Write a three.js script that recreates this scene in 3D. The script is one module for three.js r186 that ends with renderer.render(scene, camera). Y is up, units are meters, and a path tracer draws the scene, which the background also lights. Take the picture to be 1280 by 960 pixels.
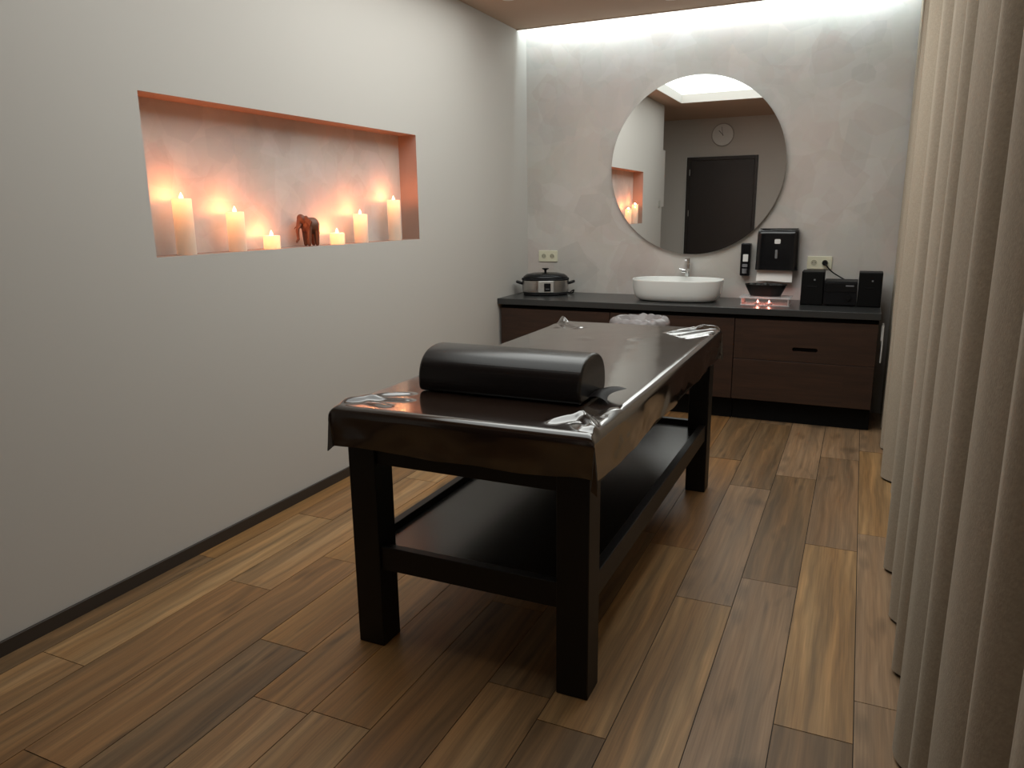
import * as THREE from 'three';
import { RoundedBoxGeometry } from 'three/addons/geometries/RoundedBoxGeometry.js';
import { mergeGeometries, mergeVertices } from 'three/addons/utils/BufferGeometryUtils.js';
import { MarchingCubes } from 'three/addons/objects/MarchingCubes.js';
import { ImprovedNoise } from 'three/addons/math/ImprovedNoise.js';
import { RectAreaLightUniformsLib } from 'three/addons/lights/RectAreaLightUniformsLib.js';

/* ---------------------------------------------------------------- camera, light, exposure */
const scene = new THREE.Scene();
scene.background = new THREE.Color(0x000000);
const renderer = new THREE.WebGLRenderer({ antialias: true });
renderer.toneMapping = THREE.LinearToneMapping;
renderer.toneMappingExposure = 1.0;
renderer.shadowMap.enabled = true;
RectAreaLightUniformsLib.init();

const camera = new THREE.PerspectiveCamera(54.35, 1280 / 960, 0.05, 60);
camera.position.set(2.489, 1.42, 5.731);
camera.rotation.set(-0.2261, 0.4328, -0.0125, 'YXZ');
scene.add(camera);

// the room, in metres: left wall x = 0, back wall z = 0, floor y = 0
const CEIL = 2.755, SLAB = 2.95, DOORWALL = 6.38, RIGHT = 2.95;
const COF = { x0: 0.235, x1: 2.45, z0: 1.05, zm: 2.95, z1: 4.51, y: 2.862 };
const PANEL = { color: new THREE.Color().setRGB(0.98, 1.0, 0.96), power: 3.3, dimmed: 1.5 };   // the half towards the door is dimmed
const COVE = { color: new THREE.Color().setRGB(0.82, 0.96, 1.0), power: 60 };
const FLAME = new THREE.Color().setRGB(1.0, 0.25, 0.08);

/* ---------------------------------------------------------------- helpers */
function rng(seed) { return () => { seed |= 0; seed = seed + 0x6D2B79F5 | 0; let t = Math.imul(seed ^ seed >>> 15, 1 | seed); t = t + Math.imul(t ^ t >>> 7, 61 | t) ^ t; return ((t ^ t >>> 14) >>> 0) / 4294967296; }; }
const noise = new ImprovedNoise();
const taken = {};
function numbered(name) { const n = taken[name] = (taken[name] ?? -1) + 1; return n ? `${name}_${String(n).padStart(3, '0')}` : name; }
function shade(o) { o.castShadow = true; o.receiveShadow = true; return o; }
function thing(name, label, category, pos = [0, 0, 0], turn = 0, group) {
  const o = new THREE.Group(); o.name = numbered(name); o.position.set(...pos); o.rotation.y = turn;
  o.userData = { label, category }; if (group) o.userData.group = group; scene.add(o); return o;
}
function part(name, geo, mat, parent, label) {
  const g = Array.isArray(geo) ? mergeGeometries(geo.map(x => x.index ? x.toNonIndexed() : x)) : geo;
  const m = shade(new THREE.Mesh(g, mat)); m.name = name; if (label) m.userData.label = label; parent.add(m); return m;
}
function struct(name, geo, mat, label, category) {
  const m = shade(new THREE.Mesh(geo, mat)); m.name = name; m.userData = { kind: 'structure', label, category }; scene.add(m); return m;
}
function structGroup(name, label, category) { const g = new THREE.Group(); g.name = name; g.userData = { kind: 'structure', label, category }; scene.add(g); return g; }
const T = (g, x = 0, y = 0, z = 0) => g.translate(x, y, z);
function box(x0, x1, y0, y1, z0, z1) { return new THREE.BoxGeometry(x1 - x0, y1 - y0, z1 - z0).translate((x0 + x1) / 2, (y0 + y1) / 2, (z0 + z1) / 2); }
function rbox(x0, x1, y0, y1, z0, z1, r = 0.004, s = 2) { return new RoundedBoxGeometry(x1 - x0, y1 - y0, z1 - z0, s, r).translate((x0 + x1) / 2, (y0 + y1) / 2, (z0 + z1) / 2); }
function cyl(r0, r1, h, n = 32) { return new THREE.CylinderGeometry(r1, r0, h, n).translate(0, h / 2, 0); }
function tube(pts, r, seg = 24, n = 8) { return new THREE.TubeGeometry(new THREE.CatmullRomCurve3(pts.map(p => new THREE.Vector3(...p))), seg, r, n, false); }
function lathe(pts, n = 40) { return new THREE.LatheGeometry(pts.map(p => new THREE.Vector2(...p)), n); }
// stacked oval rings [halfWidth, halfDepth, y], joined into one skin; first and last ring are capped
function rings(list, n = 64, power = 2, cap0 = true, cap1 = true) {
  const pos = [], idx = [], s = (v, e) => Math.sign(v) * Math.abs(v) ** e;
  for (const [a, b, y, pw] of list) for (let i = 0; i < n; i++) { const t = i / n * Math.PI * 2, e = 2 / (pw ?? power); pos.push(a * s(Math.cos(t), e), y, b * s(Math.sin(t), e)); }
  for (let k = 0; k + 1 < list.length; k++) for (let i = 0; i < n; i++) { const j = (i + 1) % n, a = k * n + i, b = k * n + j, c = a + n, d = b + n; idx.push(a, c, b, b, c, d); }
  const cap = (k, flip) => { const c = pos.length / 3; pos.push(0, list[k][2], 0); for (let i = 0; i < n; i++) { const a = k * n + i, b = k * n + (i + 1) % n; flip ? idx.push(c, b, a) : idx.push(c, a, b); } };
  if (cap0) cap(0, false); if (cap1) cap(list.length - 1, true);
  const g = new THREE.BufferGeometry(); g.setAttribute('position', new THREE.Float32BufferAttribute(pos, 3)); g.setIndex(idx); g.computeVertexNormals();
  g.setAttribute('uv', new THREE.Float32BufferAttribute(new Float32Array(pos.length / 3 * 2), 2)); return g;
}
function grid(nu, nv, f) {
  const pos = [], uv = [], idx = [];
  for (let j = 0; j <= nv; j++) for (let i = 0; i <= nu; i++) { const p = f(i / nu, j / nv); pos.push(p[0], p[1], p[2]); uv.push(p[3] ?? i / nu, p[4] ?? j / nv); }
  for (let j = 0; j < nv; j++) for (let i = 0; i < nu; i++) { const a = j * (nu + 1) + i, b = a + 1, c = a + nu + 1, d = c + 1; idx.push(a, c, b, b, c, d); }
  const g = new THREE.BufferGeometry(); g.setAttribute('position', new THREE.Float32BufferAttribute(pos, 3)); g.setAttribute('uv', new THREE.Float32BufferAttribute(uv, 2)); g.setIndex(idx); g.computeVertexNormals(); return g;
}
function rectShape(x0, x1, y0, y1) { const s = new THREE.Shape(); s.moveTo(x0, y0); s.lineTo(x1, y0); s.lineTo(x1, y1); s.lineTo(x0, y1); s.closePath(); return s; }
function roundRect(w, h, r) { const s = new THREE.Shape(), x = -w / 2, y = -h / 2; s.moveTo(x + r, y); s.lineTo(x + w - r, y); s.absarc(x + w - r, y + r, r, -Math.PI / 2, 0); s.lineTo(x + w, y + h - r); s.absarc(x + w - r, y + h - r, r, 0, Math.PI / 2); s.lineTo(x + r, y + h); s.absarc(x + r, y + h - r, r, Math.PI / 2, Math.PI); s.lineTo(x, y + r); s.absarc(x + r, y + r, r, Math.PI, Math.PI * 1.5); return s; }
function plate(w, h, d, r, bevel = 0.002) { return new THREE.ExtrudeGeometry(roundRect(w - 2 * bevel, h - 2 * bevel, Math.max(r - bevel, 0.001)), { depth: d - bevel * 2, bevelEnabled: true, bevelSize: bevel, bevelThickness: bevel, bevelSegments: 2, curveSegments: 8 }).translate(0, 0, bevel); }

/* ---------------------------------------------------------------- materials */
const lin = (r, g, b) => new THREE.Color().setRGB(r, g, b);
const std = (c, roughness = 0.6, more = {}) => new THREE.MeshStandardMaterial({ color: c, roughness, ...more });
const phys = (c, roughness = 0.6, more = {}) => new THREE.MeshPhysicalMaterial({ color: c, roughness, ...more });
function pixels(w, h, f, srgb = true) {
  const d = new Uint8Array(w * h * 4);
  for (let y = 0; y < h; y++) for (let x = 0; x < w; x++) { const c = f(x / w, y / h), k = (y * w + x) * 4; for (let i = 0; i < 3; i++) d[k + i] = Math.max(0, Math.min(255, c[i])); d[k + 3] = 255; }
  const t = new THREE.DataTexture(d, w, h); t.magFilter = THREE.LinearFilter; t.minFilter = THREE.LinearMipmapLinearFilter; t.generateMipmaps = true; t.wrapS = t.wrapT = THREE.RepeatWrapping;
  if (srgb) t.colorSpace = THREE.SRGBColorSpace; t.needsUpdate = true; return t;
}
function fbm(x, y, z, o = 4) { let s = 0, a = 0.5, f = 1; for (let i = 0; i < o; i++) { s += a * noise.noise(x * f, y * f, z + i * 7.3); a *= 0.5; f *= 2.03; } return s; }

// trowelled plaster: overlapping patches of slightly different grey and rose-grey
function plasterTexture(seed, w, h, count) {
  const c = document.createElement('canvas'); c.width = w; c.height = h; const x = c.getContext('2d'), r = rng(seed);
  x.fillStyle = 'rgb(194,190,185)'; x.fillRect(0, 0, w, h);
  const tones = [[208, 205, 201], [178, 175, 170], [201, 190, 183], [192, 191, 185], [187, 176, 169], [204, 199, 194]];
  for (let i = 0; i < count; i++) {
    const t = tones[Math.floor(r() * tones.length)], cx = r() * w, cy = r() * h, a = (0.02 + r() * 0.07) * w, b = a * (0.5 + r() * 0.7), rot = r() * Math.PI;
    x.fillStyle = `rgba(${t[0]},${t[1]},${t[2]},${0.16 + r() * 0.26})`; x.beginPath();
    const n = 9, ph = []; for (let k = 0; k < n; k++) ph.push(0.65 + r() * 0.5);
    for (let k = 0; k <= n; k++) { const q = k % n, an = q / n * Math.PI * 2, px = Math.cos(an) * a * ph[q], py = Math.sin(an) * b * ph[q], X = cx + px * Math.cos(rot) - py * Math.sin(rot), Y = cy + px * Math.sin(rot) + py * Math.cos(rot); k ? x.lineTo(X, Y) : x.moveTo(X, Y); }
    x.fill();
  }
  const t = new THREE.CanvasTexture(c); t.colorSpace = THREE.SRGBColorSpace; t.wrapS = t.wrapT = THREE.RepeatWrapping; return t;
}
const plasterTex = plasterTexture(11, 1024, 1024, 1500);
const fineBump = pixels(256, 256, (u, v) => { const n = 128 + 110 * fbm(u * 24, v * 24, 2.1, 4); return [n, n, n]; }, false);
const M = {
  plaster: std(0xffffff, 0.55, { map: plasterTex, bumpMap: fineBump, bumpScale: 0.0015 }),
  paint: std(lin(0.57, 0.545, 0.51), 0.85),
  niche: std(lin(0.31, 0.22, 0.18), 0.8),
  ceiling: std(lin(0.53, 0.39, 0.29), 0.85),
  white: std(lin(0.78, 0.78, 0.74), 0.6),
  grout: std(lin(0.035, 0.028, 0.022), 0.9),
  baseboard: std(lin(0.040, 0.030, 0.023), 0.5),
  blackWood: phys(lin(0.006, 0.005, 0.0045), 0.45, { specularIntensity: 0.6 }),
  shelfWood: phys(lin(0.012, 0.011, 0.010), 0.22),
  film: phys(lin(0.022, 0.012, 0.008), 0.16, { ior: 1.6, clearcoat: 1.0, clearcoatRoughness: 0.10, side: THREE.DoubleSide }),
  leather: phys(lin(0.010, 0.008, 0.008), 0.23, { ior: 1.5 }),
  stone: std(lin(0.035, 0.036, 0.036), 0.28),
  plinth: phys(lin(0.004, 0.004, 0.004), 0.7, { specularIntensity: 0.3 }),
  ceramic: phys(lin(0.80, 0.82, 0.80), 0.12, { clearcoat: 0.5, clearcoatRoughness: 0.03 }),
  chrome: std(lin(0.85, 0.85, 0.86), 0.12, { metalness: 1 }),
  steel: std(lin(0.52, 0.50, 0.48), 0.30, { metalness: 1 }),
  blackPlastic: phys(lin(0.006, 0.006, 0.007), 0.25, { specularIntensity: 0.6 }),
  satinBlack: phys(lin(0.005, 0.005, 0.006), 0.5, { specularIntensity: 0.4 }),
  greyPlastic: std(lin(0.20, 0.20, 0.21), 0.4),
  badge: std(lin(0.80, 0.80, 0.78), 0.5),
  socket: std(lin(0.70, 0.68, 0.52), 0.45),
  socketDark: std(lin(0.10, 0.095, 0.07), 0.6),
  paper: std(lin(0.82, 0.80, 0.77), 0.9),
  acrylic: phys(lin(0.90, 0.91, 0.92), 0.15, { transmission: 0.5, thickness: 0.01, ior: 1.49 }),
  mirror: std(lin(0.96, 0.97, 0.96), 0.0, { metalness: 1 }),
  wax: phys(lin(0.86, 0.83, 0.74), 0.75, { transmission: 0.5, thickness: 0 }),
  waxTop: std(lin(0.86, 0.80, 0.66), 0.7),
  flame: std(0x000000, 1, { emissive: lin(1.0, 0.66, 0.34), emissiveIntensity: 6 }),
  tealight: std(0x000000, 1, { emissive: lin(1.0, 0.42, 0.36), emissiveIntensity: 6 }),
  door: std(lin(0.020, 0.013, 0.010), 0.5),
  carved: std(lin(0.16, 0.060, 0.030), 0.5),
  cover: std(lin(0.46, 0.42, 0.42), 0.38),
  red: std(lin(0.10, 0.02, 0.02), 0.3),
};
// walnut fronts
const walnutTex = pixels(1024, 256, (u, v) => {
  const g = fbm(u * 3, v * 22, 4.2, 5), s = fbm(u * 14, v * 160, 9.1, 3), k = 0.5 + 0.75 * g + 0.3 * s;
  return [38 + 30 * k, 24 + 19 * k, 16 + 13 * k];
});
M.walnut = std(0xffffff, 0.5, { map: walnutTex });
// fabric of the curtain: a coarse weave
const weave = pixels(256, 256, (u, v) => { const n = 128 + 150 * fbm(u * 90, v * 50, 5.5, 3); return [n, n, n]; }, false);
weave.repeat.set(5, 5);
const linen = pixels(256, 256, (u, v) => { const k = 1 + 0.10 * fbm(u * 60, v * 60, 1.5, 3); return [168 * k, 156 * k, 139 * k]; });
linen.repeat.set(3, 3);
M.curtain = std(0xffffff, 0.95, { map: linen, bumpMap: weave, bumpScale: 0.0005, side: THREE.DoubleSide });

/* ---------------------------------------------------------------- the setting */
// floor: wood-look tiles laid lengthwise, 20.65 cm wide, 128 cm long, each a piece of its own
{
  const floor = structGroup('floor', 'wood-look plank floor running towards the washstand wall', 'floor');
  part('grout_bed', box(-0.7, 3.05, -0.1, -0.0025, -0.1, 6.5), M.grout, floor);
  const woods = [];
  const tones = [[120, 88, 55], [128, 98, 65], [114, 90, 66], [108, 78, 47], [132, 102, 67], [118, 95, 72], [103, 80, 55], [126, 92, 54]];
  for (let k = 0; k < 8; k++) {
    const [R0, G0, B0] = tones[k], cx = 0.3 + 0.4 * ((k * 37 % 10) / 10);
    const t = pixels(256, 1024, (u, v) => {
      const bend = 0.25 * fbm(u * 1.2, v * 2.2, k * 5.1, 3);
      const bandy = fbm((u + bend) * 4.2, v * 1.1, k * 3.7 + 1, 4);
      const rings_ = Math.sin(((u - cx + bend) * 16 + 3 * fbm(u * 2, v * 1.5, k + 20, 3)) * 2.2);
      const fine = fbm(u * 46, v * 5, k * 2.3 + 40, 3), knot = Math.max(0, fbm(u * 3, v * 5, k * 9.1 + 60, 2) - 0.22);
      const s = 1.14 + 0.52 * bandy + 0.04 * rings_ + 0.22 * fine - 1.1 * knot, g = 0.16 * fbm(u * 2.4, v * 1.3, k + 80, 3);
      return [R0 * s, G0 * s * (1 + g * 0.5), B0 * s * (1 + g * 1.2)];
    });
    t.wrapS = t.wrapT = THREE.ClampToEdgeWrapping;
    woods.push(std(0xffffff, 0.48, { map: t }));
  }
  const X0 = 0.1035, W = 0.2065, L = 1.283, gap = 0.0028, r = rng(5);
  // where one tile ends in each row, read from the photograph
  const joint = { '-1': 3.6, 0: 4.353, 1: 3.72, 2: 3.401, 3: 4.0, 4: 4.25, 5: 2.95, 6: 3.45, 7: 3.9, 8: 2.72, 9: 3.142, 10: 2.895, 11: 3.752, 12: 3.55, 13: 2.9 };
  for (let k = -4; k <= 13; k++) {
    let xa = X0 + W * k, xb = xa + W; if (xa < -0.6) xa = -0.6; if (xb > RIGHT) xb = RIGHT;
    const zmin = k < -1 ? 4.6 : 0.01, zmax = DOORWALL - 0.005;
    if (k === -1) xa = 0.0;
    const j = joint[k] ?? 4.0, from = Math.floor((zmin - j) / L);
    for (let i = from; j + i * L < zmax; i++) {
      const za = Math.max(zmin, j + i * L), zb = Math.min(zmax, j + (i + 1) * L); if (zb - za < 0.03) continue;
      const w = xb - xa - gap, d = zb - za - gap, g = new THREE.BoxGeometry(w, 0.012, d), uv = g.attributes.uv, p = g.attributes.position;
      const flip = r() < 0.5, flop = r() < 0.5;
      const v0 = (za - (j + i * L)) / L;
      for (let q = 0; q < p.count; q++) { const a = p.getX(q) / W + 0.5, b = v0 + (p.getZ(q) + d / 2) / L; uv.setXY(q, flip ? 1 - a : a, flop ? 1 - b : b); }
      g.translate((xa + xb) / 2, -0.006 + (r() - 0.5) * 0.0006, (za + zb) / 2);
      part(numbered('plank'), g, woods[(k >= 9 ? [2, 5, 1, 4, 6, 5] : [0, 3, 7, 1, 4, 3, 6])[Math.floor(r() * (k >= 9 ? 6 : 7))]], floor);
    }
  }
}
// left wall with the candle niche cut into it
const NI = { y0: 1.2634, y1: 1.8775, z0: 1.6814, z1: 3.6277, d: 0.125 };
{
  const w = structGroup('wall_left', 'greige painted wall with a long rectangular niche', 'wall');
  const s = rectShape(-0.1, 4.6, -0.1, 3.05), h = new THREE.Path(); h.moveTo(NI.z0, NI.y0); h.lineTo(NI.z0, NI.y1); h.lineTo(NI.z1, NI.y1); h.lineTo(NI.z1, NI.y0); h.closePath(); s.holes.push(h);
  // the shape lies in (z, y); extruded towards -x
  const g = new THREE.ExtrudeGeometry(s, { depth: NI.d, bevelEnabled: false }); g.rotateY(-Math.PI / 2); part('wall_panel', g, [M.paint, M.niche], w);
  const b = box(-NI.d - 0.1, -NI.d, NI.y0 - 0.1, NI.y1 + 0.1, NI.z0 - 0.1, NI.z1 + 0.1), uv = b.attributes.uv, p = b.attributes.position;
  for (let q = 0; q < p.count; q++) uv.setXY(q, p.getZ(q) / 2.0, p.getY(q) / 2.0);
  part('niche_back', b, M.plaster, w, 'trowelled grey plaster at the back of the niche');
  struct('wall_return', box(-0.75, -NI.d, -0.1, 3.05, 4.45, 4.6), M.paint, 'end face of the greige wall beside the door alcove', 'wall');
  struct('wall_alcove', box(-0.75, -0.6, -0.1, 3.05, 4.6, 6.5), M.paint, 'side wall of the alcove by the door', 'wall');
}
{
  const b = box(-0.125, RIGHT + 0.1, -0.1, 3.05, -0.1, 0), uv = b.attributes.uv, p = b.attributes.position;
  for (let q = 0; q < p.count; q++) uv.setXY(q, p.getX(q) / 3.0, p.getY(q) / 3.0);
  struct('wall_back', b, M.plaster, 'trowelled grey plaster wall behind the washstand', 'wall');
}
struct('wall_right', box(RIGHT, RIGHT + 0.1, -0.1, 3.05, 0, 6.5), M.paint, 'plain wall behind the curtain', 'wall');
struct('wall_front', box(-0.75, RIGHT + 0.1, -0.1, 3.05, DOORWALL, DOORWALL + 0.12), M.paint, 'beige wall around the dark door, seen in the mirror', 'wall');
struct('baseboard_left', rbox(0, 0.012, 0, 0.052, 0.02, 4.6, 0.002), M.baseboard, 'dark brown tile skirting along the greige wall', 'baseboard');
// suspended ceiling: stops short of the back wall (light slot) and holds the luminous panel in a shallow coffer
{
  const c = structGroup('ceiling', 'taupe suspended ceiling with a light coffer and a slot along the back wall', 'ceiling');
  const s = rectShape(-0.75, RIGHT, 0.178, DOORWALL + 0.1), h = new THREE.Path(); h.moveTo(COF.x0, COF.z0); h.lineTo(COF.x0, COF.z1); h.lineTo(COF.x1, COF.z1); h.lineTo(COF.x1, COF.z0); h.closePath(); s.holes.push(h);
  const g = new THREE.ExtrudeGeometry(s, { depth: SLAB - CEIL, bevelEnabled: false }); g.rotateX(Math.PI / 2); g.translate(0, SLAB, 0); part('ceiling_board', g, M.ceiling, c);
  part('ceiling_deck', box(-0.75, RIGHT + 0.1, SLAB, 3.05, -0.1, 6.5), M.white, c);
  part('edge_strip', rbox(0, RIGHT, CEIL - 0.004, CEIL + 0.03, 0.172, 0.19, 0.001), M.ceiling, c);
  const t = 0.008, Y0 = CEIL - 0.0005;
  part('coffer_lining', [box(COF.x0, COF.x0 + t, Y0, SLAB, COF.z0, COF.z1), box(COF.x1 - t, COF.x1, Y0, SLAB, COF.z0, COF.z1), box(COF.x0, COF.x1, Y0, SLAB, COF.z0, COF.z0 + t), box(COF.x0, COF.x1, Y0, SLAB, COF.z1 - t, COF.z1)], M.white, c, 'pale lining of the ceiling coffer');
}
// the luminous ceiling panels: full light over the table, dimmed towards the door
for (const [z0, z1, power, label] of [[COF.z0 + 0.008, COF.zm, PANEL.power, 'bright luminous ceiling panel over the table, towards the washstand'], [COF.zm + 0.01, COF.z1 - 0.008, PANEL.dimmed, 'dimmed luminous ceiling panel towards the door, seen in the mirror']]) {
  const w = COF.x1 - COF.x0 - 0.016, d = z1 - z0, cx = (COF.x0 + COF.x1) / 2, cz = (z0 + z1) / 2;
  const t = thing('ceiling_light_panel', label, 'ceiling light', [cx, COF.y, cz], 0, 'ceiling light panels');
  part('diffuser', box(-w / 2, w / 2, 0, 0.03, -d / 2, d / 2), std(0x000000, 1, { emissive: PANEL.color, emissiveIntensity: 0.35 }), t);
  const l = new THREE.RectAreaLight(PANEL.color, power, w, d); l.name = 'panel_light'; l.position.set(0, -0.004, 0); l.rotation.x = -Math.PI / 2; t.add(l);
}
// the hidden strip in the slot along the back wall
{
  const len = 2.68;
  const t = thing('cove_light_strip', 'cool white strip light in the ceiling slot washing the plaster wall', 'strip light', [0.02 + len / 2, 2.86, 0.172]);
  part('profile', box(-len / 2, len / 2, -0.012, 0.012, -0.004, 0.006), M.white, t);
  part('diffuser', box(-len / 2, len / 2, -0.010, 0.010, -0.007, -0.004), std(0x000000, 1, { emissive: COVE.color, emissiveIntensity: 1.0 }), t);
  const l = new THREE.RectAreaLight(COVE.color, COVE.power, len, 0.03); l.name = 'cove_light'; l.position.set(0, -0.002, -0.012); l.rotation.x = -0.35; t.add(l);
}
// recessed spots, switched off
for (const [x, z, label] of [[1.245, 0.505, 'recessed ceiling spot near the middle of the light slot'], [0.305, 0.985, 'recessed ceiling spot beside the greige wall']]) {
  const t = thing('ceiling_spot', label, 'ceiling spot', [x, CEIL, z], 0, 'recessed ceiling spots');
  part('ring', lathe([[0.034, 0.004], [0.036, -0.004], [0.044, -0.006], [0.050, -0.001], [0.050, 0.004]]), M.white, t);
  part('lens', cyl(0.034, 0.034, 0.003).translate(0, 0.0, 0), M.greyPlastic, t);
}
// door in the wall behind the camera, seen in the mirror
{
  const d = structGroup('door_1', 'dark brown flush door in the beige wall', 'door'), z = DOORWALL;
  part('door_frame', [rbox(-0.05, 0.0, 0, 2.2, z - 0.03, z, 0.003), rbox(0.955, 1.0, 0, 2.2, z - 0.03, z, 0.003), rbox(0, 0.955, 2.15, 2.2, z - 0.03, z, 0.003)], M.door, d);
  part('door_leaf', rbox(0.003, 0.952, 0.006, 2.147, z - 0.022, z, 0.002), M.door, d);
  for (const y of [1.32, 1.93]) part('hinge', T(cyl(0.007, 0.007, 0.09, 12), 0.0, y, z - 0.034), M.steel, d);
  part('door_handle', [T(cyl(0.024, 0.024, 0.008, 20).rotateX(Math.PI / 2), 0.89, 0.93, z - 0.030), tube([[0.89, 0.93, z - 0.03], [0.89, 0.93, z - 0.07], [0.85, 0.93, z - 0.075], [0.77, 0.93, z - 0.075]], 0.009)], M.steel, d);
}
struct('trim_1', rbox(-0.066, -0.05, 0, 2.2, DOORWALL - 0.012, DOORWALL, 0.002), M.white, 'pale strip along the hinge side of the dark door', 'trim');

/* ---------------------------------------------------------------- treatment table */
{
  const t = thing('massage_table', 'black wooden massage table with square legs and a low shelf', 'table', [1.4525, 0, 2.899]);
  const hx = 0.409, hz = 0.969, lw = 0.1;
  for (const sx of [-1, 1]) for (const sz of [-1, 1]) part('leg', rbox(sx > 0 ? hx - lw : -hx, sx > 0 ? hx : -hx + lw, 0, 0.78, sz > 0 ? hz - lw : -hz, sz > 0 ? hz : -hz + lw, 0.004), M.blackWood, t);
  for (const s of [-1, 1]) {
    part('apron', rbox(-hx + lw, hx - lw, 0.642, 0.78, s > 0 ? hz - 0.045 : -hz + 0.012, s > 0 ? hz - 0.012 : -hz + 0.045, 0.003), M.blackWood, t);
    part('apron', rbox(s > 0 ? hx - 0.045 : -hx + 0.012, s > 0 ? hx - 0.012 : -hx + 0.045, 0.642, 0.78, -hz + lw, hz - lw, 0.003), M.blackWood, t);
    part('shelf_rail', rbox(-hx + lw, hx - lw, 0.278, 0.36, s > 0 ? hz - 0.042 : -hz + 0.010, s > 0 ? hz - 0.010 : -hz + 0.042, 0.003), M.blackWood, t);
    part('shelf_rail', rbox(s > 0 ? hx - 0.042 : -hx + 0.010, s > 0 ? hx - 0.010 : -hx + 0.042, 0.278, 0.36, -hz + lw, hz - lw, 0.003), M.blackWood, t);
  }
  part('shelf', box(-hx + 0.042, hx - 0.042, 0.315, 0.335, -hz + 0.042, hz - 0.042), M.shelfWood, t);
  part('top', rbox(-0.428, 0.428, 0.78, 0.829, -1.0, 1.008, 0.012, 3), M.blackWood, t);
}
// the glossy brown film over the table top
{
  const cx = 1.4525, cz = 2.905, HX = 0.434, HZ = 1.009, r = 0.026, top = 0.8335;
  const skirt = { l: 0.10, r: 0.125, f: 0.10, b: 0.10 };
  // creases on the top: [x0, z0, x1, z1, height, width], read from the photograph
  const C = [
    [1.075, 3.745, 1.165, 3.690, 0.010, 0.020], [1.075, 3.80, 1.21, 3.765, 0.009, 0.018], [1.03, 3.86, 1.10, 3.80, 0.016, 0.028], [1.12, 3.84, 1.19, 3.85, 0.006, 0.018],
    [1.735, 3.815, 1.79, 3.735, 0.014, 0.022], [1.79, 3.735, 1.865, 3.85, 0.016, 0.022], [1.80, 3.82, 1.84, 3.86, 0.008, 0.016], [1.845, 3.70, 1.855, 3.62, 0.006, 0.016],
    [1.68, 2.13, 1.81, 1.97, 0.012, 0.020], [1.74, 2.20, 1.855, 1.98, 0.012, 0.018], [1.70, 2.05, 1.78, 1.94, 0.010, 0.016], [1.78, 1.98, 1.865, 1.915, 0.020, 0.024], [1.79, 2.25, 1.86, 2.10, 0.007, 0.016],
    [1.03, 1.915, 1.07, 1.98, 0.030, 0.026], [1.07, 1.98, 1.18, 2.12, 0.010, 0.026], [1.05, 2.05, 1.10, 2.16, 0.006, 0.022], [1.20, 2.16, 1.22, 2.10, 0.006, 0.02],
    [1.485, 2.90, 1.495, 2.93, 0.0035, 0.020], [1.525, 2.865, 1.54, 2.90, 0.0040, 0.020], [1.33, 2.42, 1.36, 2.45, 0.003, 0.03], [1.55, 2.35, 1.58, 2.37, 0.003, 0.03],
  ];
  function edge(s, half, len) {
    const flat = half - r, a = Math.abs(s), sg = Math.sign(s);
    if (a <= flat) return [s, 0];
    const arc = r * Math.PI / 2, q = a - flat;
    if (q < arc) return [sg * (flat + r * Math.sin(q / r)), r * (1 - Math.cos(q / r))];
    return [sg * (half - 0.06 * (q - arc)), r + q - arc];
  }
  const nodes = (half, a, b, n, m) => { // finer towards the edges
    const out = [], arc = r * Math.PI / 2, lo = -(half - r) - arc - a, hi = half - r + arc + b;
    const inner = half - 0.34; for (let i = 0; i <= m; i++) out.push(lo + (-inner - lo) * i / m); for (let i = 1; i < n; i++) out.push(-inner + 2 * inner * i / n); for (let i = 0; i <= m; i++) out.push(inner + (hi - inner) * i / m); return out;
  };
  const U = nodes(HX, skirt.l, skirt.r, 26, 62), V = nodes(HZ, skirt.b, skirt.f, 110, 62);
  const g = grid(U.length - 1, V.length - 1, (a, b) => {
    const s = U[Math.round(a * (U.length - 1))], w = V[Math.round(b * (V.length - 1))];
    let [x, dx] = edge(s, HX), [z, dz] = edge(w, HZ);
    const hang = Math.max(dx, dz), both = Math.min(dx, dz);
    let y = top - hang;
    // the corner's spare film stands out as a fold along the diagonal
    if (both > 0) { const k = both * 0.20, sx = Math.sign(x), sz = Math.sign(z); const turn = (sx * sz > 0 ? 0.9 : 0.55); x += sx * k * turn; z += sz * k * (1.3 - turn); y -= both * 0.12; }
    const below = Math.min(1, Math.max(0, (hang - r) / 0.07));
    if (dx >= dz) x += Math.sign(x) * below * (0.005 * Math.sin(z * 11 + 1) + 0.004 * noise.noise(z * 9, y * 12, 3)); else z += Math.sign(z) * below * (0.004 * Math.sin(x * 13) + 0.004 * noise.noise(x * 9, y * 12, 8));
    y += below * 0.010 * noise.noise((x + z) * 7, 1.5, 2.2);
    const wx = x + cx, wz = z + cz; let lift = 0.0008 * noise.noise(wx * 4, wz * 3, 0.7) + 0.0003 * noise.noise(wx * 11, wz * 9, 4.7) + 0.0022;
    for (const [x0, z0, x1, z1, h, wd] of C) {
      const ex = x1 - x0, ez = z1 - z0, q = Math.max(0, Math.min(1, ((wx - x0) * ex + (wz - z0) * ez) / (ex * ex + ez * ez))), d = Math.hypot(wx - x0 - q * ex, wz - z0 - q * ez) / wd;
      if (d < 2.2) { const taper = 0.45 + 0.55 * Math.sin(Math.PI * Math.min(0.9, 0.15 + q * 0.7)); lift += h * taper * Math.exp(-d * d * 1.4); }
    }
    y += lift * Math.max(0, 1 - hang / 0.05);
    return [wx, y, wz];
  });
  const m = shade(new THREE.Mesh(g, M.film)); m.name = 'plastic_sheet'; m.userData = { label: 'glossy brown plastic sheet draped over the massage table', category: 'sheet' }; scene.add(m);
}
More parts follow.
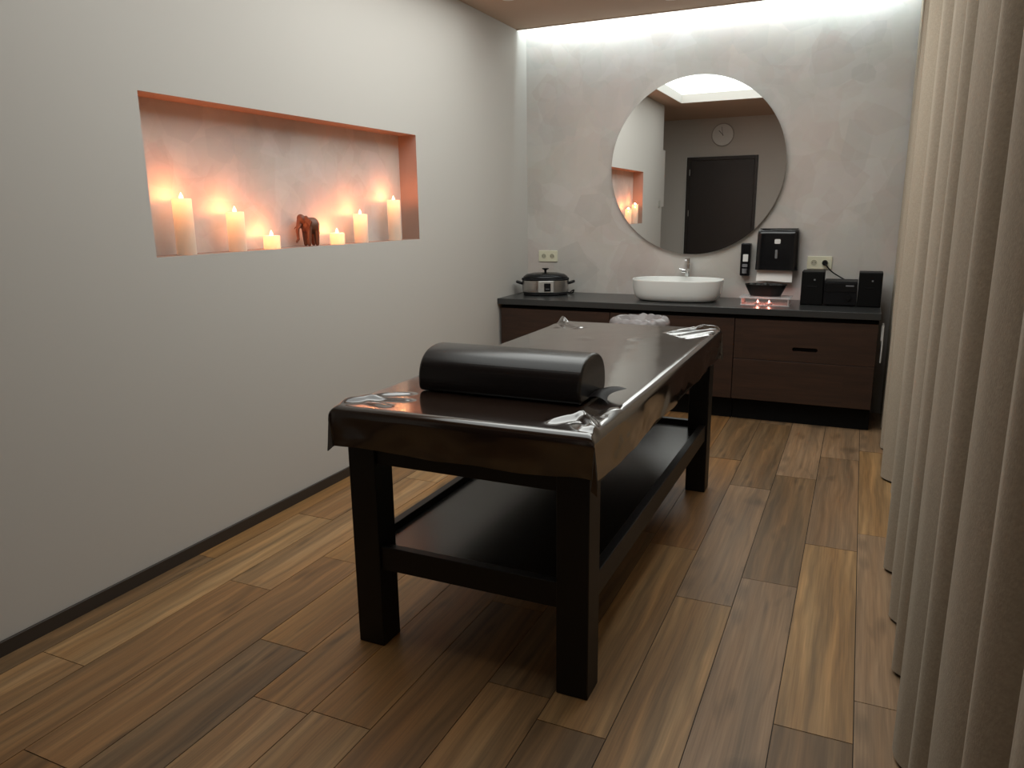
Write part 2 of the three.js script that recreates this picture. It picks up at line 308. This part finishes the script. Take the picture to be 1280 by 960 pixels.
// half-round bolster
{
  const t = thing('bolster', 'black half-round leather bolster lying on the brown sheet', 'bolster', [1.4625, 0.8375, 3.512]);
  const b = 0.010, w = 0.128, h = 0.142, len = 0.575, s = new THREE.Shape();
  s.moveTo(-w + 0.02, b); s.lineTo(w - 0.02, b); s.quadraticCurveTo(w - b, b, w - b, 0.035);
  s.bezierCurveTo(w - b, 0.105, 0.070, h - b, 0, h - b); s.bezierCurveTo(-0.070, h - b, -w + b, 0.105, -w + b, 0.035); s.quadraticCurveTo(-w + b, b, -w + 0.02, b);
  const g = new THREE.ExtrudeGeometry(s, { depth: len - 2 * b, bevelEnabled: true, bevelSize: b, bevelThickness: b, bevelSegments: 4, curveSegments: 24 });
  g.translate(0, 0, -len / 2 + b); g.rotateY(Math.PI / 2);
  part('cushion', g, M.leather, t);
  const pts = s.getSpacedPoints(70);
  for (const sx of [-1, 1]) {
    const c = new THREE.CatmullRomCurve3(pts.slice(0, -1).map(p => new THREE.Vector3(sx * (len / 2 - 0.006), 0.006 + (p.y - b) * 1.03, -p.x * 1.045)), true);
    part('piping', new THREE.TubeGeometry(c, 120, 0.0035, 6, true), M.leather, t);
  }
  // loose end of the cover sticking out beside the end face
  const f = grid(14, 10, (a, c) => { const x = 0.275 + a * (0.095 + 0.02 * Math.sin(c * 6)), z = -0.085 + c * 0.13 + 0.03 * a, y = 0.006 + 0.040 * Math.sin(Math.min(1, a * 1.1) * 1.7) * (0.35 + 0.65 * Math.sin(0.3 + c * 2.4)) - 0.028 * a * a * c; return [x, y, z]; });
  part('cover_tail', f, phys(lin(0.008, 0.006, 0.006), 0.5, { specularIntensity: 0.35, side: THREE.DoubleSide }), t);
}
// stool behind the table
{
  const t = thing('stool', 'round stool with dished seat in a wrinkled grey cover behind the massage table', 'stool', [1.275, 0, 1.20]);
  const seat = grid(120, 40, (a, c) => {
    const an = a * Math.PI * 2, k = c, R = 0.186;
    let rad, y;                       // profile: underside edge, round rim, dished middle
    if (k < 0.55) { const q = k / 0.55 * Math.PI; rad = R - 0.042 + 0.042 * Math.sin(q) + (q > Math.PI / 2 ? -0.0 : 0); y = 0.735 - 0.040 * Math.cos(q); rad = (R - 0.05) + 0.05 * Math.sin(q); }
    else { const q = (k - 0.55) / 0.45; rad = (R - 0.05) * (1 - q); y = 0.775 - 0.055 * Math.sin(Math.min(1, q * 1.8) * Math.PI / 2); }
    const wr = 0.008 * noise.noise(Math.cos(an) * 4, Math.sin(an) * 4, k * 2) + 0.003 * Math.sin(an * 13 + 9 * noise.noise(Math.cos(an) * 1.5, Math.sin(an) * 1.5, k * 2)) * Math.sin(Math.PI * Math.min(1, k * 1.1));
    rad += wr * 0.5; return [Math.max(0, rad) * Math.cos(an), y + wr, Math.max(0, rad) * Math.sin(an)];
  });
  part('seat_cover', seat, std(lin(0.22, 0.20, 0.20), 0.4, { side: THREE.DoubleSide }), t);
  part('seat_pan', T(cyl(0.12, 0.13, 0.03), 0, 0.668, 0), M.satinBlack, t);
  part('column', [T(cyl(0.025, 0.025, 0.32, 20), 0, 0.08, 0), T(cyl(0.014, 0.014, 0.28, 20), 0, 0.39, 0)], M.chrome, t);
  for (let k = 0; k < 5; k++) {
    const an = k / 5 * Math.PI * 2 + 0.3, c = Math.cos(an), s = Math.sin(an);
    const l = part('base_leg', tube([[0, 0.10, 0], [0.1 * c, 0.092, 0.1 * s], [0.22 * c, 0.072, 0.22 * s]], 0.013, 10, 8), M.chrome, t);
    part('caster', T(cyl(0.025, 0.025, 0.03, 18).rotateX(Math.PI / 2), 0.22 * c, 0.025, 0.22 * s - 0.015), M.satinBlack, l);
  }
}

/* ---------------------------------------------------------------- washstand */
const TOP = 0.78;
function walnutFront(x0, x1, y0, y1, seed) {
  const g = rbox(x0, x1, y0, y1, 0.56, 0.58, 0.0015), uv = g.attributes.uv, p = g.attributes.position;
  for (let q = 0; q < p.count; q++) uv.setXY(q, p.getX(q) / 1.3 + seed * 0.37, p.getY(q) / 0.65 + seed * 0.21); return g;
}
function cabinet(x0, x1, label) { const t = thing('washstand_cabinet', label, 'cabinet', [0, 0, 0], 0, 'washstand cabinets'); part('body', [box(x0, x1, 0.155, 0.722, 0.02, 0.556), box(x0 + 0.002, x1 - 0.002, 0.0, 0.155, 0.04, 0.50)], M.plinth, t); return t; }
{
  const a = cabinet(0.022, 0.888, 'walnut cabinet in the corner below the slow cooker');
  part('door', walnutFront(0.024, 0.886, 0.157, 0.706, 1), M.walnut, a);
  const b = cabinet(0.889, 1.762, 'walnut cabinet below the white basin');
  part('door', walnutFront(0.891, 1.760, 0.157, 0.706, 2), M.walnut, b);
  const c = cabinet(1.763, 2.632, 'walnut drawer cabinet with a slot grip below the stereo');
  // upper drawer with a long grip slot cut through its front
  const dr = new THREE.Shape(roundRect(0.865, 0.268, 0.001).getPoints());
  const pts = roundRect(0.155, 0.026, 0.0125).getPoints(8).map(p => new THREE.Vector2(p.x + 0.015, p.y - 0.052)); dr.holes.push(new THREE.Path(pts));
  const g = new THREE.ExtrudeGeometry(dr, { depth: 0.02, bevelEnabled: false }), uv = g.attributes.uv, p = g.attributes.position;
  g.translate(2.1975, 0.572, 0.56); for (let q = 0; q < p.count; q++) uv.setXY(q, p.getX(q) / 1.3 + 0.6, p.getY(q) / 0.65 + 0.35);
  part('drawer', g, M.walnut, c);
  part('drawer', walnutFront(1.765, 2.630, 0.157, 0.434, 3), M.walnut, c);
}
{
  const m = shade(new THREE.Mesh(rbox(0.003, 2.64, 0.736, TOP, 0.003, 0.6, 0.003), M.stone)); m.name = 'worktop'; m.userData = { label: 'dark grey stone worktop along the plaster wall', category: 'worktop' }; scene.add(m);
  const n = shade(new THREE.Mesh(box(0.03, 2.63, 0.7225, 0.7355, 0.03, 0.54), M.plinth)); n.name = 'trim_2'; n.userData = { kind: 'structure', label: 'black shadow batten under the stone worktop', category: 'trim' }; scene.add(n);
}
// round mirror
{
  const t = thing('round_mirror', 'large round frameless mirror above the basin', 'mirror', [1.343, 1.725, 0]);
  part('backing', cyl(0.56, 0.56, 0.028, 96).rotateX(Math.PI / 2), M.satinBlack, t);
  part('glass', cyl(0.628, 0.628, 0.006, 160).rotateX(Math.PI / 2).translate(0, 0, 0.029), M.mirror, t);
}
// basin
{
  const R = [[0.262, 0.150, 0], [0.276, 0.162, 0.003], [0.296, 0.178, 0.018], [0.309, 0.188, 0.045], [0.319, 0.196, 0.090], [0.324, 0.200, 0.138], [0.325, 0.201, 0.146], [0.323, 0.199, 0.150], [0.318, 0.194, 0.150], [0.315, 0.191, 0.146], [0.306, 0.182, 0.10], [0.286, 0.165, 0.05], [0.255, 0.14, 0.028], [0.15, 0.08, 0.020], [0.03, 0.03, 0.018]];
  const t = thing('basin', 'white oval vessel basin on the stone worktop', 'basin', [1.303, TOP + 0.004, 0.282]);
  part('bowl', rings(R, 96, 2.7), M.ceramic, t);
  part('foot_ring', rings([[0.255, 0.143, -0.004], [0.258, 0.146, 0.002]], 64, 2.7), M.satinBlack, t);
  part('drain', T(cyl(0.022, 0.022, 0.004, 24), 0, 0.0185, 0), M.chrome, t);
}
// tap
{
  const t = thing('basin_tap', 'tall chrome mixer tap behind the white basin', 'tap', [1.322, TOP, 0.052]);
  part('body', [cyl(0.026, 0.026, 0.006, 28), cyl(0.020, 0.020, 0.245, 28)], M.chrome, t);
  part('spout', T(rbox(-0.017, 0.017, 0.190, 0.214, 0, 0.135, 0.007, 3), 0, 0, 0), M.chrome, t);
  const l = part('lever', [T(cyl(0.021, 0.020, 0.038, 28), 0, 0.249, 0), T(rbox(-0.010, 0.010, 0.270, 0.280, -0.004, 0.075, 0.004), 0, 0, 0)], M.chrome, t);
  part('pop_up_rod', tube([[-0.018, 0.205, 0], [-0.045, 0.206, 0.002], [-0.058, 0.206, 0.004]], 0.007, 8), M.chrome, t);
}
// slow cooker
{
  const t = thing('slow_cooker', 'steel oval slow cooker with a black lid in the worktop corner', 'slow cooker', [0.250, TOP, 0.232], 0.38);
  part('base', rings([[0.165, 0.115, 0], [0.172, 0.122, 0.004], [0.176, 0.126, 0.022]], 64, 2.5), M.satinBlack, t);
  part('body', rings([[0.176, 0.126, 0.022], [0.181, 0.130, 0.030], [0.184, 0.132, 0.115], [0.182, 0.131, 0.120]], 72, 2.5), M.steel, t);
  part('rim', rings([[0.186, 0.134, 0.118], [0.188, 0.136, 0.128], [0.176, 0.124, 0.134]], 64, 2.5), M.satinBlack, t);
  const l = part('lid', rings([[0.172, 0.120, 0.132], [0.174, 0.122, 0.142], [0.150, 0.104, 0.160], [0.10, 0.07, 0.170], [0.03, 0.02, 0.173]], 64, 2.4), M.blackPlastic, t);
  part('knob', lathe([[0, 0.2085], [0.026, 0.2065], [0.027, 0.201], [0.010, 0.192], [0.009, 0.172], [0.014, 0.168], [0, 0.168]], 28), M.satinBlack, l);
  for (const s of [-1, 1]) part('handle', [rings([[0.028, 0.050, 0], [0.030, 0.052, 0.007], [0.027, 0.048, 0.014]], 32, 3).rotateZ(s * 0.32).translate(s * 0.206, 0.090, 0)], M.satinBlack, t);
  const c = part('control_panel', T(plate(0.120, 0.086, 0.010, 0.008), 0.005, 0.073, 0.1265), std(lin(0.68, 0.67, 0.64), 0.3, { metalness: 0.6 }), t, 'bright silver control panel');
  part('display', T(plate(0.050, 0.062, 0.003, 0.003, 0.0008), 0.016, 0.068, 0.137), M.satinBlack, c);
  part('display_line', T(plate(0.030, 0.004, 0.001, 0.001, 0.0003), 0.016, 0.056, 0.1398), M.greyPlastic, c);
  part('cord', tube([[0.15, 0.008, -0.10], [0.215, 0.008, -0.05], [0.225, 0.030, -0.02], [0.20, 0.008, -0.12]], 0.005, 24), M.satinBlack, t);
}
// wall sockets
function doubleSocket(x, y, label) {
  const t = thing('wall_socket', label, 'socket', [x, y, 0], 0, 'double wall sockets');
  part('cover_plate', plate(0.162, 0.088, 0.010, 0.006), M.socket, t);
  for (const s of [-1, 1]) {
    const c = part('socket_well', new THREE.TorusGeometry(0.0215, 0.0022, 8, 36).translate(s * 0.036, 0, 0.010), M.socket, t);
    part('well_floor', T(cyl(0.020, 0.020, 0.0012, 28).rotateX(Math.PI / 2), s * 0.036, 0, 0.0095), std(lin(0.42, 0.40, 0.30), 0.6), c);
    for (const q of [-1, 1]) part('pin_hole', T(cyl(0.0032, 0.0032, 0.001, 12).rotateX(Math.PI / 2), s * 0.036 + q * 0.0095, 0.001, 0.0108), M.socketDark, c);
  }
  return t;
}
doubleSocket(0.182, 1.066, 'cream double socket above the slow cooker');
doubleSocket(2.234, 1.046, 'cream double socket with a plug above the stereo');
{
  const t = thing('plug', 'black plug and cable in the cream socket above the stereo', 'plug', [2.270, 1.046, 0.0118]);
  part('plug_body', T(cyl(0.019, 0.016, 0.030, 24).rotateX(Math.PI / 2), 0, 0, 0), M.satinBlack, t);
  part('cable', tube([[0, 0, 0.028], [0.012, -0.015, 0.050], [0.05, -0.055, 0.055], [0.10, -0.088, 0.055], [0.14, -0.11, 0.06]], 0.0045, 30), M.satinBlack, t);
}
// paper towel dispenser
{
  const t = thing('towel_dispenser', 'glossy black paper towel dispenser on the plaster wall', 'dispenser', [1.955, 0.995, 0]);
  const W = 0.145, H = 0.29, prof = [];
  const body = grid(48, 30, (a, b) => { // cross-section swept upward: flat sides, bowed front, shoulders drawn in at the top
    const an = Math.PI * a, k = Math.min(1, (1 - b) * 7), sh = Math.sqrt(Math.max(0, 1 - (1 - Math.min(1, k)) ** 2)), w = W * (0.965 + 0.035 * (1 - b)) * (0.90 + 0.10 * sh), d = 0.100 * (0.55 + 0.45 * sh), e = 0.22;
    const cxx = -Math.cos(an), sn = Math.sin(an); return [w * Math.sign(cxx) * Math.abs(cxx) ** e, H * b - 0.004 * Math.abs(cxx) ** 4 * (b > 0.9 ? 1 : 0), d * sn ** e]; });
  part('cover', [body, box(-0.128, 0.128, H - 0.003, H - 0.001, 0.002, 0.05), box(-0.142, 0.142, 0.002, 0.004, 0.002, 0.095)], new THREE.MeshPhysicalMaterial({ color: lin(0.006, 0.006, 0.007), roughness: 0.14, side: THREE.DoubleSide }), t);
  part('grip_lip', [tube([[-0.128, H - 0.050, 0.088], [-0.122, H - 0.026, 0.088], [-0.06, H - 0.018, 0.090], [0, H - 0.016, 0.090], [0.06, H - 0.018, 0.090], [0.122, H - 0.026, 0.088], [0.128, H - 0.050, 0.088]], 0.0075, 60, 10)], phys(lin(0.006, 0.006, 0.007), 0.06), t);
  part('badge', T(plate(0.040, 0.032, 0.003, 0.007, 0.001), 0.0, 0.200, 0.099), M.badge, t, 'white rounded badge');
  part('level_window', T(plate(0.016, 0.060, 0.003, 0.004, 0.001), -0.004, 0.112, 0.099), M.greyPlastic, t, 'grey slot window');
}
{
  const m = shade(new THREE.Mesh(grid(10, 12, (a, b) => [-0.120 + 0.24 * a + 0.004 * b * (a - 0.5), -0.085 * b + 0.004 * Math.sin(a * 5) * b, 0.045 + 0.030 * b + 0.012 * Math.sin(a * 3.1) * b]), new THREE.MeshStandardMaterial({ color: lin(0.82, 0.80, 0.77), roughness: 0.9, side: THREE.DoubleSide })));
  m.position.set(1.943, 0.999, 0); m.name = 'paper_towel'; m.userData = { label: 'white paper towel hanging out of the black dispenser', category: 'paper towel' }; scene.add(m);
}
// soap dispenser
{
  const t = thing('soap_dispenser', 'slim black soap dispenser between mirror and towel dispenser', 'dispenser', [1.738, 0.948, 0]);
  part('case', T(rbox(-0.034, 0.034, 0, 0.232, 0.0, 0.070, 0.008, 3)), M.blackPlastic, t);
  part('level_window', T(plate(0.036, 0.052, 0.003, 0.004, 0.001), 0.002, 0.128, 0.0695), M.badge, t, 'white window');
  part('push_button', T(plate(0.036, 0.022, 0.006, 0.006, 0.001), 0, 0.074, 0.0695), M.greyPlastic, t);
  part('nozzle', T(cyl(0.016, 0.018, 0.034, 20), 0, 0.018, 0.074), M.greyPlastic, t);
}
// acrylic warmer with two tea lights and a bowl on top
{
  const t = thing('warmer_stand', 'clear acrylic stand under the dark bowl', 'stand', [1.928, TOP, 0.345]);
  const ac = M.acrylic;
  part('top_plate', rbox(-0.165, 0.165, 0.048, 0.056, -0.10, 0.10, 0.002), ac, t);
  part('bottom_plate', rbox(-0.160, 0.160, 0.0, 0.006, -0.10, 0.10, 0.002), ac, t);
  for (const s of [-1, 1]) part('side_plate', rbox(s > 0 ? 0.148 : -0.154, s > 0 ? 0.154 : -0.148, 0.006, 0.048, -0.10, 0.10, 0.001), ac, t);
  for (const [x, z, lb] of [[1.880, 0.40, 'lit tea light in the acrylic stand, nearer the basin'], [1.955, 0.41, 'lit tea light in the acrylic stand, nearer the stereo']]) {
    const c = thing('tea_light', lb, 'tea light', [x, TOP + 0.0062, z], 0, 'tea lights in the stand');
    part('cup', lathe([[0, 0], [0.0185, 0], [0.019, 0.012], [0.018, 0.012], [0.0175, 0.009], [0, 0.009]], 28), M.steel, c);
    const f = part('flame', lathe([[0, 0.009], [0.0045, 0.012], [0.0065, 0.017], [0.0045, 0.024], [0, 0.032]], 16), M.tealight, c);
    const l = new THREE.PointLight(lin(1.0, 0.24, 0.16), 0.022); l.position.set(0, 0.018, 0); l.castShadow = true; l.shadow.radius = 0.2; l.name = 'tea_light_glow'; c.add(l);
  }
  const b = thing('bowl', 'dark flared oval bowl standing on the acrylic stand', 'bowl', [1.918, TOP + 0.0562, 0.315]);
  part('shell', rings([[0.098, 0.055, 0], [0.101, 0.057, 0.003], [0.137, 0.080, 0.076], [0.139, 0.082, 0.080], [0.134, 0.078, 0.080], [0.10, 0.058, 0.012], [0.03, 0.02, 0.010]], 64, 2.6), phys(lin(0.008, 0.006, 0.005), 0.4, { specularIntensity: 0.4 }), b);
  const r = rng(77);
  for (let k = 0; k < 5; k++) {
    const s = shade(new THREE.Mesh(new THREE.SphereGeometry(0.0195, 18, 12).scale(1.0 + r() * 0.12, 0.7 + r() * 0.2, 1.1 + r() * 0.3), std(lin(0.012, 0.012, 0.011), 0.35)));
    s.position.set(1.918 + (k - 2) * 0.046, TOP + 0.0562 + 0.066 + 0.008 * r() + (k === 2 ? 0.008 : 0), 0.315 + (r() - 0.5) * 0.02); s.rotation.y = (r() - 0.5) * 0.5; s.name = numbered('basalt_stone');
    s.userData = { label: 'smooth dark massage stone in the oval bowl', category: 'stone', group: 'stones in the bowl' }; scene.add(s);
  }
}
// stereo
function speaker(x, z, label) {
  const t = thing('speaker', label, 'speaker', [x, TOP, z], 0, 'stereo speakers');
  part('cabinet', rbox(-0.071, 0.071, 0, 0.226, -0.10, 0.06, 0.004), M.satinBlack, t);
  part('grille', T(plate(0.132, 0.214, 0.008, 0.006, 0.002), 0, 0.113, 0.0595), M.plinth, t);
  part('port_line', T(plate(0.060, 0.006, 0.002, 0.002, 0.0005), 0, 0.125, 0.0672), M.blackPlastic, t);
  part('badge', T(plate(0.010, 0.010, 0.002, 0.002, 0.0005), 0.012, 0.172, 0.068), M.greyPlastic, t);
}
speaker(2.214, 0.235, 'black bookshelf speaker beside the acrylic stand');
speaker(2.566, 0.235, 'black bookshelf speaker at the curtain end of the worktop');
{
  const t = thing('stereo_receiver', 'black stereo receiver between the two speakers', 'stereo', [2.390, TOP, 0.225]);
  part('case', rbox(-0.102, 0.102, 0.008, 0.165, -0.13, 0.08, 0.004), M.satinBlack, t);
  for (const sx of [-1, 1]) for (const sz of [-1, 1]) part('foot', T(cyl(0.012, 0.012, 0.008, 14), sx * 0.08, 0, sz > 0 ? 0.06 : -0.10), M.satinBlack, t);
  part('fascia', T(plate(0.196, 0.060, 0.005, 0.003, 0.001), 0, 0.125, 0.079), M.blackPlastic, t);
  part('disc_slot', T(plate(0.050, 0.008, 0.002, 0.003, 0.0005), 0.055, 0.137, 0.0835), M.greyPlastic, t, 'grey disc slot');
  part('volume_knob', T(cyl(0.018, 0.017, 0.014, 28).rotateX(Math.PI / 2), 0.05, 0.060, 0.080), M.blackPlastic, t);
}
// cord with a pale connector in the gap beside the cabinets
{
  const t = thing('hanging_cord', 'white cord hanging in the gap between cabinet and curtain', 'cord', [2.657, 0, 0.54]);
  part('cord', tube([[0, 0.71, -0.02], [0.002, 0.66, 0], [0.004, 0.58, 0.004], [0.003, 0.46, 0]], 0.005, 24), M.badge, t);
  part('connector', T(rbox(-0.008, 0.008, 0.60, 0.70, -0.008, 0.008, 0.003)), M.badge, t);
}

/* ---------------------------------------------------------------- candle niche */
const CX = -0.043;
function candle(z, h, label, power) {
  const t = thing('led_candle', label, 'candle', [CX, NI.y0, z], 0, 'candles in the niche'), R = 0.0385;
  // hollow wax sleeve, open at the top with a shallow well
  part('wax', lathe([[R - 0.002, 0], [R, 0.002], [R, h - 0.004], [R - 0.0015, h], [R - 0.005, h - 0.0005]], 44), M.wax, t);
  part('well', lathe([[0.004, h - 0.012], [R - 0.014, h - 0.010], [R - 0.005, h - 0.0005]], 44), M.wax, t);
  const f = part('flame', lathe([[0, h - 0.012], [0.005, h - 0.010], [0.0085, h + 0.002], [0.0075, h + 0.010], [0.003, h + 0.020], [0, h + 0.026]], 20), M.flame, t, 'bright warm flame');
  const l = new THREE.PointLight(FLAME, power); l.position.set(0, h + 0.006, 0); l.castShadow = true; l.shadow.radius = 0.55; l.name = 'flame_light'; t.add(l);
  const c = new THREE.PointLight(lin(1.0, 0.55, 0.25), power * 0.06); c.position.set(0, h - 0.028, 0); c.castShadow = true; c.shadow.radius = 0.25; c.name = 'wick_light'; t.add(c);
}
candle(3.440, 0.226, 'tall white candle at the end of the niche, far from the washstand wall', 0.125);
candle(3.155, 0.172, 'medium white candle between the tall and a short one, left of the elephant', 0.125);
candle(2.936, 0.062, 'short white candle beside the elephant, next to a medium one', 0.125);
candle(2.440, 0.060, 'short white candle beside the elephant, on the washstand side', 0.125);
candle(2.226, 0.156, 'medium white candle between short and tall ones on the washstand side', 0.125);
candle(1.888, 0.234, 'tall white candle at the washstand end of the niche', 0.125);
// carved elephant
{
  const N = 72, mc = new MarchingCubes(N, M.carved, false, false, 60000), S = 0.095; mc.isolation = 0; mc.reset();
  const V = (x, y, z) => new THREE.Vector3(x, y, z);
  // local frame: +z is the way it faces, y up, feet at y = 0; joints [a, b, radius a, radius b]
  const B = [
    [V(0, 0.088, -0.034), V(0, 0.092, 0.012), 0.036, 0.032], [V(0, 0.112, 0.036), V(0, 0.118, 0.046), 0.023, 0.021], [V(0, 0.092, 0.012), V(0, 0.112, 0.034), 0.026, 0.020],
    [V(0, 0.108, 0.060), V(0, 0.066, 0.074), 0.012, 0.0085], [V(0, 0.066, 0.074), V(0, 0.030, 0.072), 0.0085, 0.0065], [V(0, 0.030, 0.072), V(0, 0.018, 0.084), 0.0065, 0.005],
    [V(0.019, 0.075, 0.010), V(0.021, 0.008, 0.016), 0.0145, 0.0105], [V(-0.019, 0.075, 0.010), V(-0.021, 0.008, 0.004), 0.0145, 0.0105],
    [V(0.019, 0.075, -0.042), V(0.021, 0.008, -0.040), 0.016, 0.011], [V(-0.019, 0.075, -0.042), V(-0.021, 0.008, -0.052), 0.016, 0.011],
    [V(0.022, 0.124, 0.028), V(0.044, 0.106, 0.018), 0.008, 0.007], [V(-0.022, 0.124, 0.028), V(-0.044, 0.106, 0.018), 0.008, 0.007], [V(0.044, 0.106, 0.018), V(0.036, 0.080, 0.022), 0.008, 0.005], [V(-0.044, 0.106, 0.018), V(-0.036, 0.080, 0.022), 0.008, 0.005], [V(0.024, 0.112, 0.028), V(0.036, 0.090, 0.022), 0.008, 0.006], [V(-0.024, 0.112, 0.028), V(-0.036, 0.090, 0.022), 0.008, 0.006],
    [V(0, 0.095, -0.068), V(0, 0.050, -0.078), 0.004, 0.003], [V(0.012, 0.092, 0.058), V(0.016, 0.074, 0.082), 0.004, 0.002], [V(-0.012, 0.092, 0.058), V(-0.016, 0.074, 0.082), 0.004, 0.002],
  ];
  const P = V(0, 0, 0), AB = V(0, 0, 0), AP = V(0, 0, 0);
  for (let k = 0; k < N; k++) for (let j = 0; j < N; j++) for (let i = 0; i < N; i++) {
    P.set((i - N / 2) / (N / 2) * S, (j - N / 2) / (N / 2) * S + 0.07, (k - N / 2) / (N / 2) * S);
    let d = 1; for (const [a, b, ra, rb] of B) { AB.subVectors(b, a); AP.subVectors(P, a); const q = Math.max(0, Math.min(1, AP.dot(AB) / AB.lengthSq())), e = AP.addScaledVector(AB, -q).length() - (ra + (rb - ra) * q), h = Math.max(0, 0.004 - Math.abs(d - e)) / 0.004; d = Math.min(d, e) - h * h * 0.001; }
    mc.field[i + j * N + k * N * N] = -d + 0.0006 * noise.noise(P.x * 160, P.y * 160, P.z * 160);
  }
  mc.update();
  const n = mc.count, pos = new Float32Array(mc.positionArray.slice(0, n * 3)), nor = new Float32Array(mc.normalArray.slice(0, n * 3));
  for (let q = 0; q < n; q++) { pos[q * 3] *= S; pos[q * 3 + 1] = pos[q * 3 + 1] * S + 0.07; pos[q * 3 + 2] *= S; }
  const g = new THREE.BufferGeometry(); g.setAttribute('position', new THREE.BufferAttribute(pos, 3)); g.setAttribute('normal', new THREE.BufferAttribute(nor, 3));
  let lo = 1; for (let q = 0; q < n; q++) lo = Math.min(lo, pos[q * 3 + 1]); g.translate(0, -lo, 0); g.scale(1.06, 1.12, 0.86);
  const t = thing('elephant_figurine', 'small carved brown wooden elephant between the short candles', 'figurine', [-0.060, NI.y0, 2.650], -0.25);
  part('body', g, M.carved, t);
}

/* ---------------------------------------------------------------- things seen in the mirror */
{
  const t = thing('wall_clock', 'round white wall clock above the dark door, seen in the mirror', 'clock', [0.468, 2.51, DOORWALL], Math.PI);
  part('rim', new THREE.TorusGeometry(0.160, 0.008, 10, 72).translate(0, 0, 0.020), std(lin(0.40, 0.38, 0.35), 0.4), t);
  part('face', cyl(0.158, 0.158, 0.022, 64).rotateX(Math.PI / 2).translate(0, 0, 0), std(lin(0.72, 0.72, 0.70), 0.6), t);
  for (const [a, l, w] of [[0.75, 0.085, 0.008], [0.15, 0.115, 0.005]]) part('hand', T(box(-w / 2, w / 2, -0.015, l, 0.0225, 0.0245).rotateZ(-a)), std(lin(0.05, 0.05, 0.05), 0.5), t);
}
{
  const t = thing('light_switch', 'small grey switch at the free end of the greige wall, seen in the mirror', 'switch', [0, 1.50, 4.45], Math.PI / 2);
  part('plate', plate(0.085, 0.085, 0.009, 0.006), std(lin(0.40, 0.39, 0.35), 0.5), t);
  part('rocker', T(plate(0.058, 0.058, 0.005, 0.003, 0.001), 0, 0, 0.0085), std(lin(0.45, 0.44, 0.40), 0.5), t);
}
{
  const t = thing('wall_cabinet', 'pale box on the end of the greige wall, seen in the mirror', 'wall box', [-0.15, 1.46, 4.6]);
  part('case', rbox(-0.145, 0.145, 0, 0.74, 0, 0.15, 0.006), M.paint, t);
  part('front', rbox(-0.140, 0.140, 0.006, 0.734, 0.151, 0.163, 0.003), M.white, t);
}

/* ---------------------------------------------------------------- curtain */
{
  // crests of the folds [z, how far each stands out of the row]; between two crests the cloth falls back into a valley
  const F = [[0.04, 0.080], [0.22, 0.070], [0.42, 0.085], [0.64, 0.075], [0.88, 0.098], [1.12, 0.070], [1.46, 0.104], [1.70, 0.060], [1.95, 0.066], [2.20, 0.060], [2.60, 0.112], [2.74, 0.088], [3.00, 0.104], [3.24, 0.094], [3.36, 0.104], [3.48, 0.086], [3.58, 0.072], [3.74, 0.114], [4.08, 0.110], [4.20, 0.088], [4.36, 0.112], [4.66, 0.112], [4.80, 0.09], [5.02, 0.11], [5.26, 0.10]];
  const prof = (z, y) => {
    const zz = z + 0.020 * (1.4 - y) * noise.noise(z * 1.7, 0.4, 2) + 0.010 * noise.noise(z * 2.5, y * 0.7, 1.3);
    let k = 0; while (k < F.length - 2 && F[k + 1][0] < zz) k++;
    const [a, ha] = F[k], [b, hb] = F[k + 1], q = Math.max(0, Math.min(1, (zz - a) / (b - a))), span = Math.min(1, (b - a) / 0.22);
    const t = Math.min(1, 2 * Math.min(q, 1 - q));                                  // 0 on a crest, 1 in the valley: full round folds
    const dip = (1 - Math.sqrt(1 - 0.985 * t * t)) * (0.075 + 0.115 * span);
    return 2.790 - (ha + (hb - ha) * q) + dip + 0.003 * noise.noise(z * 22, y * 0.7, 6) + 0.004 * noise.noise(z * 7, y * 0.9, 9);
  };
  const g = grid(1400, 24, (a, b) => { const z = 0.03 + 5.2 * a, y = 0.012 + (2.735 - 0.012) * b; return [Math.max(2.672, prof(z, y)), y, z, z * 1.6, y]; });
  const t = thing('curtain', 'full-height taupe fabric curtain in deep folds', 'curtain', [0, 0, 0]);
  part('fabric', g, M.curtain, t);
  part('heading_track', rbox(2.75, 2.80, 2.735, 2.754, 0.19, 5.25, 0.003), M.white, t);
}
renderer.render(scene, camera);
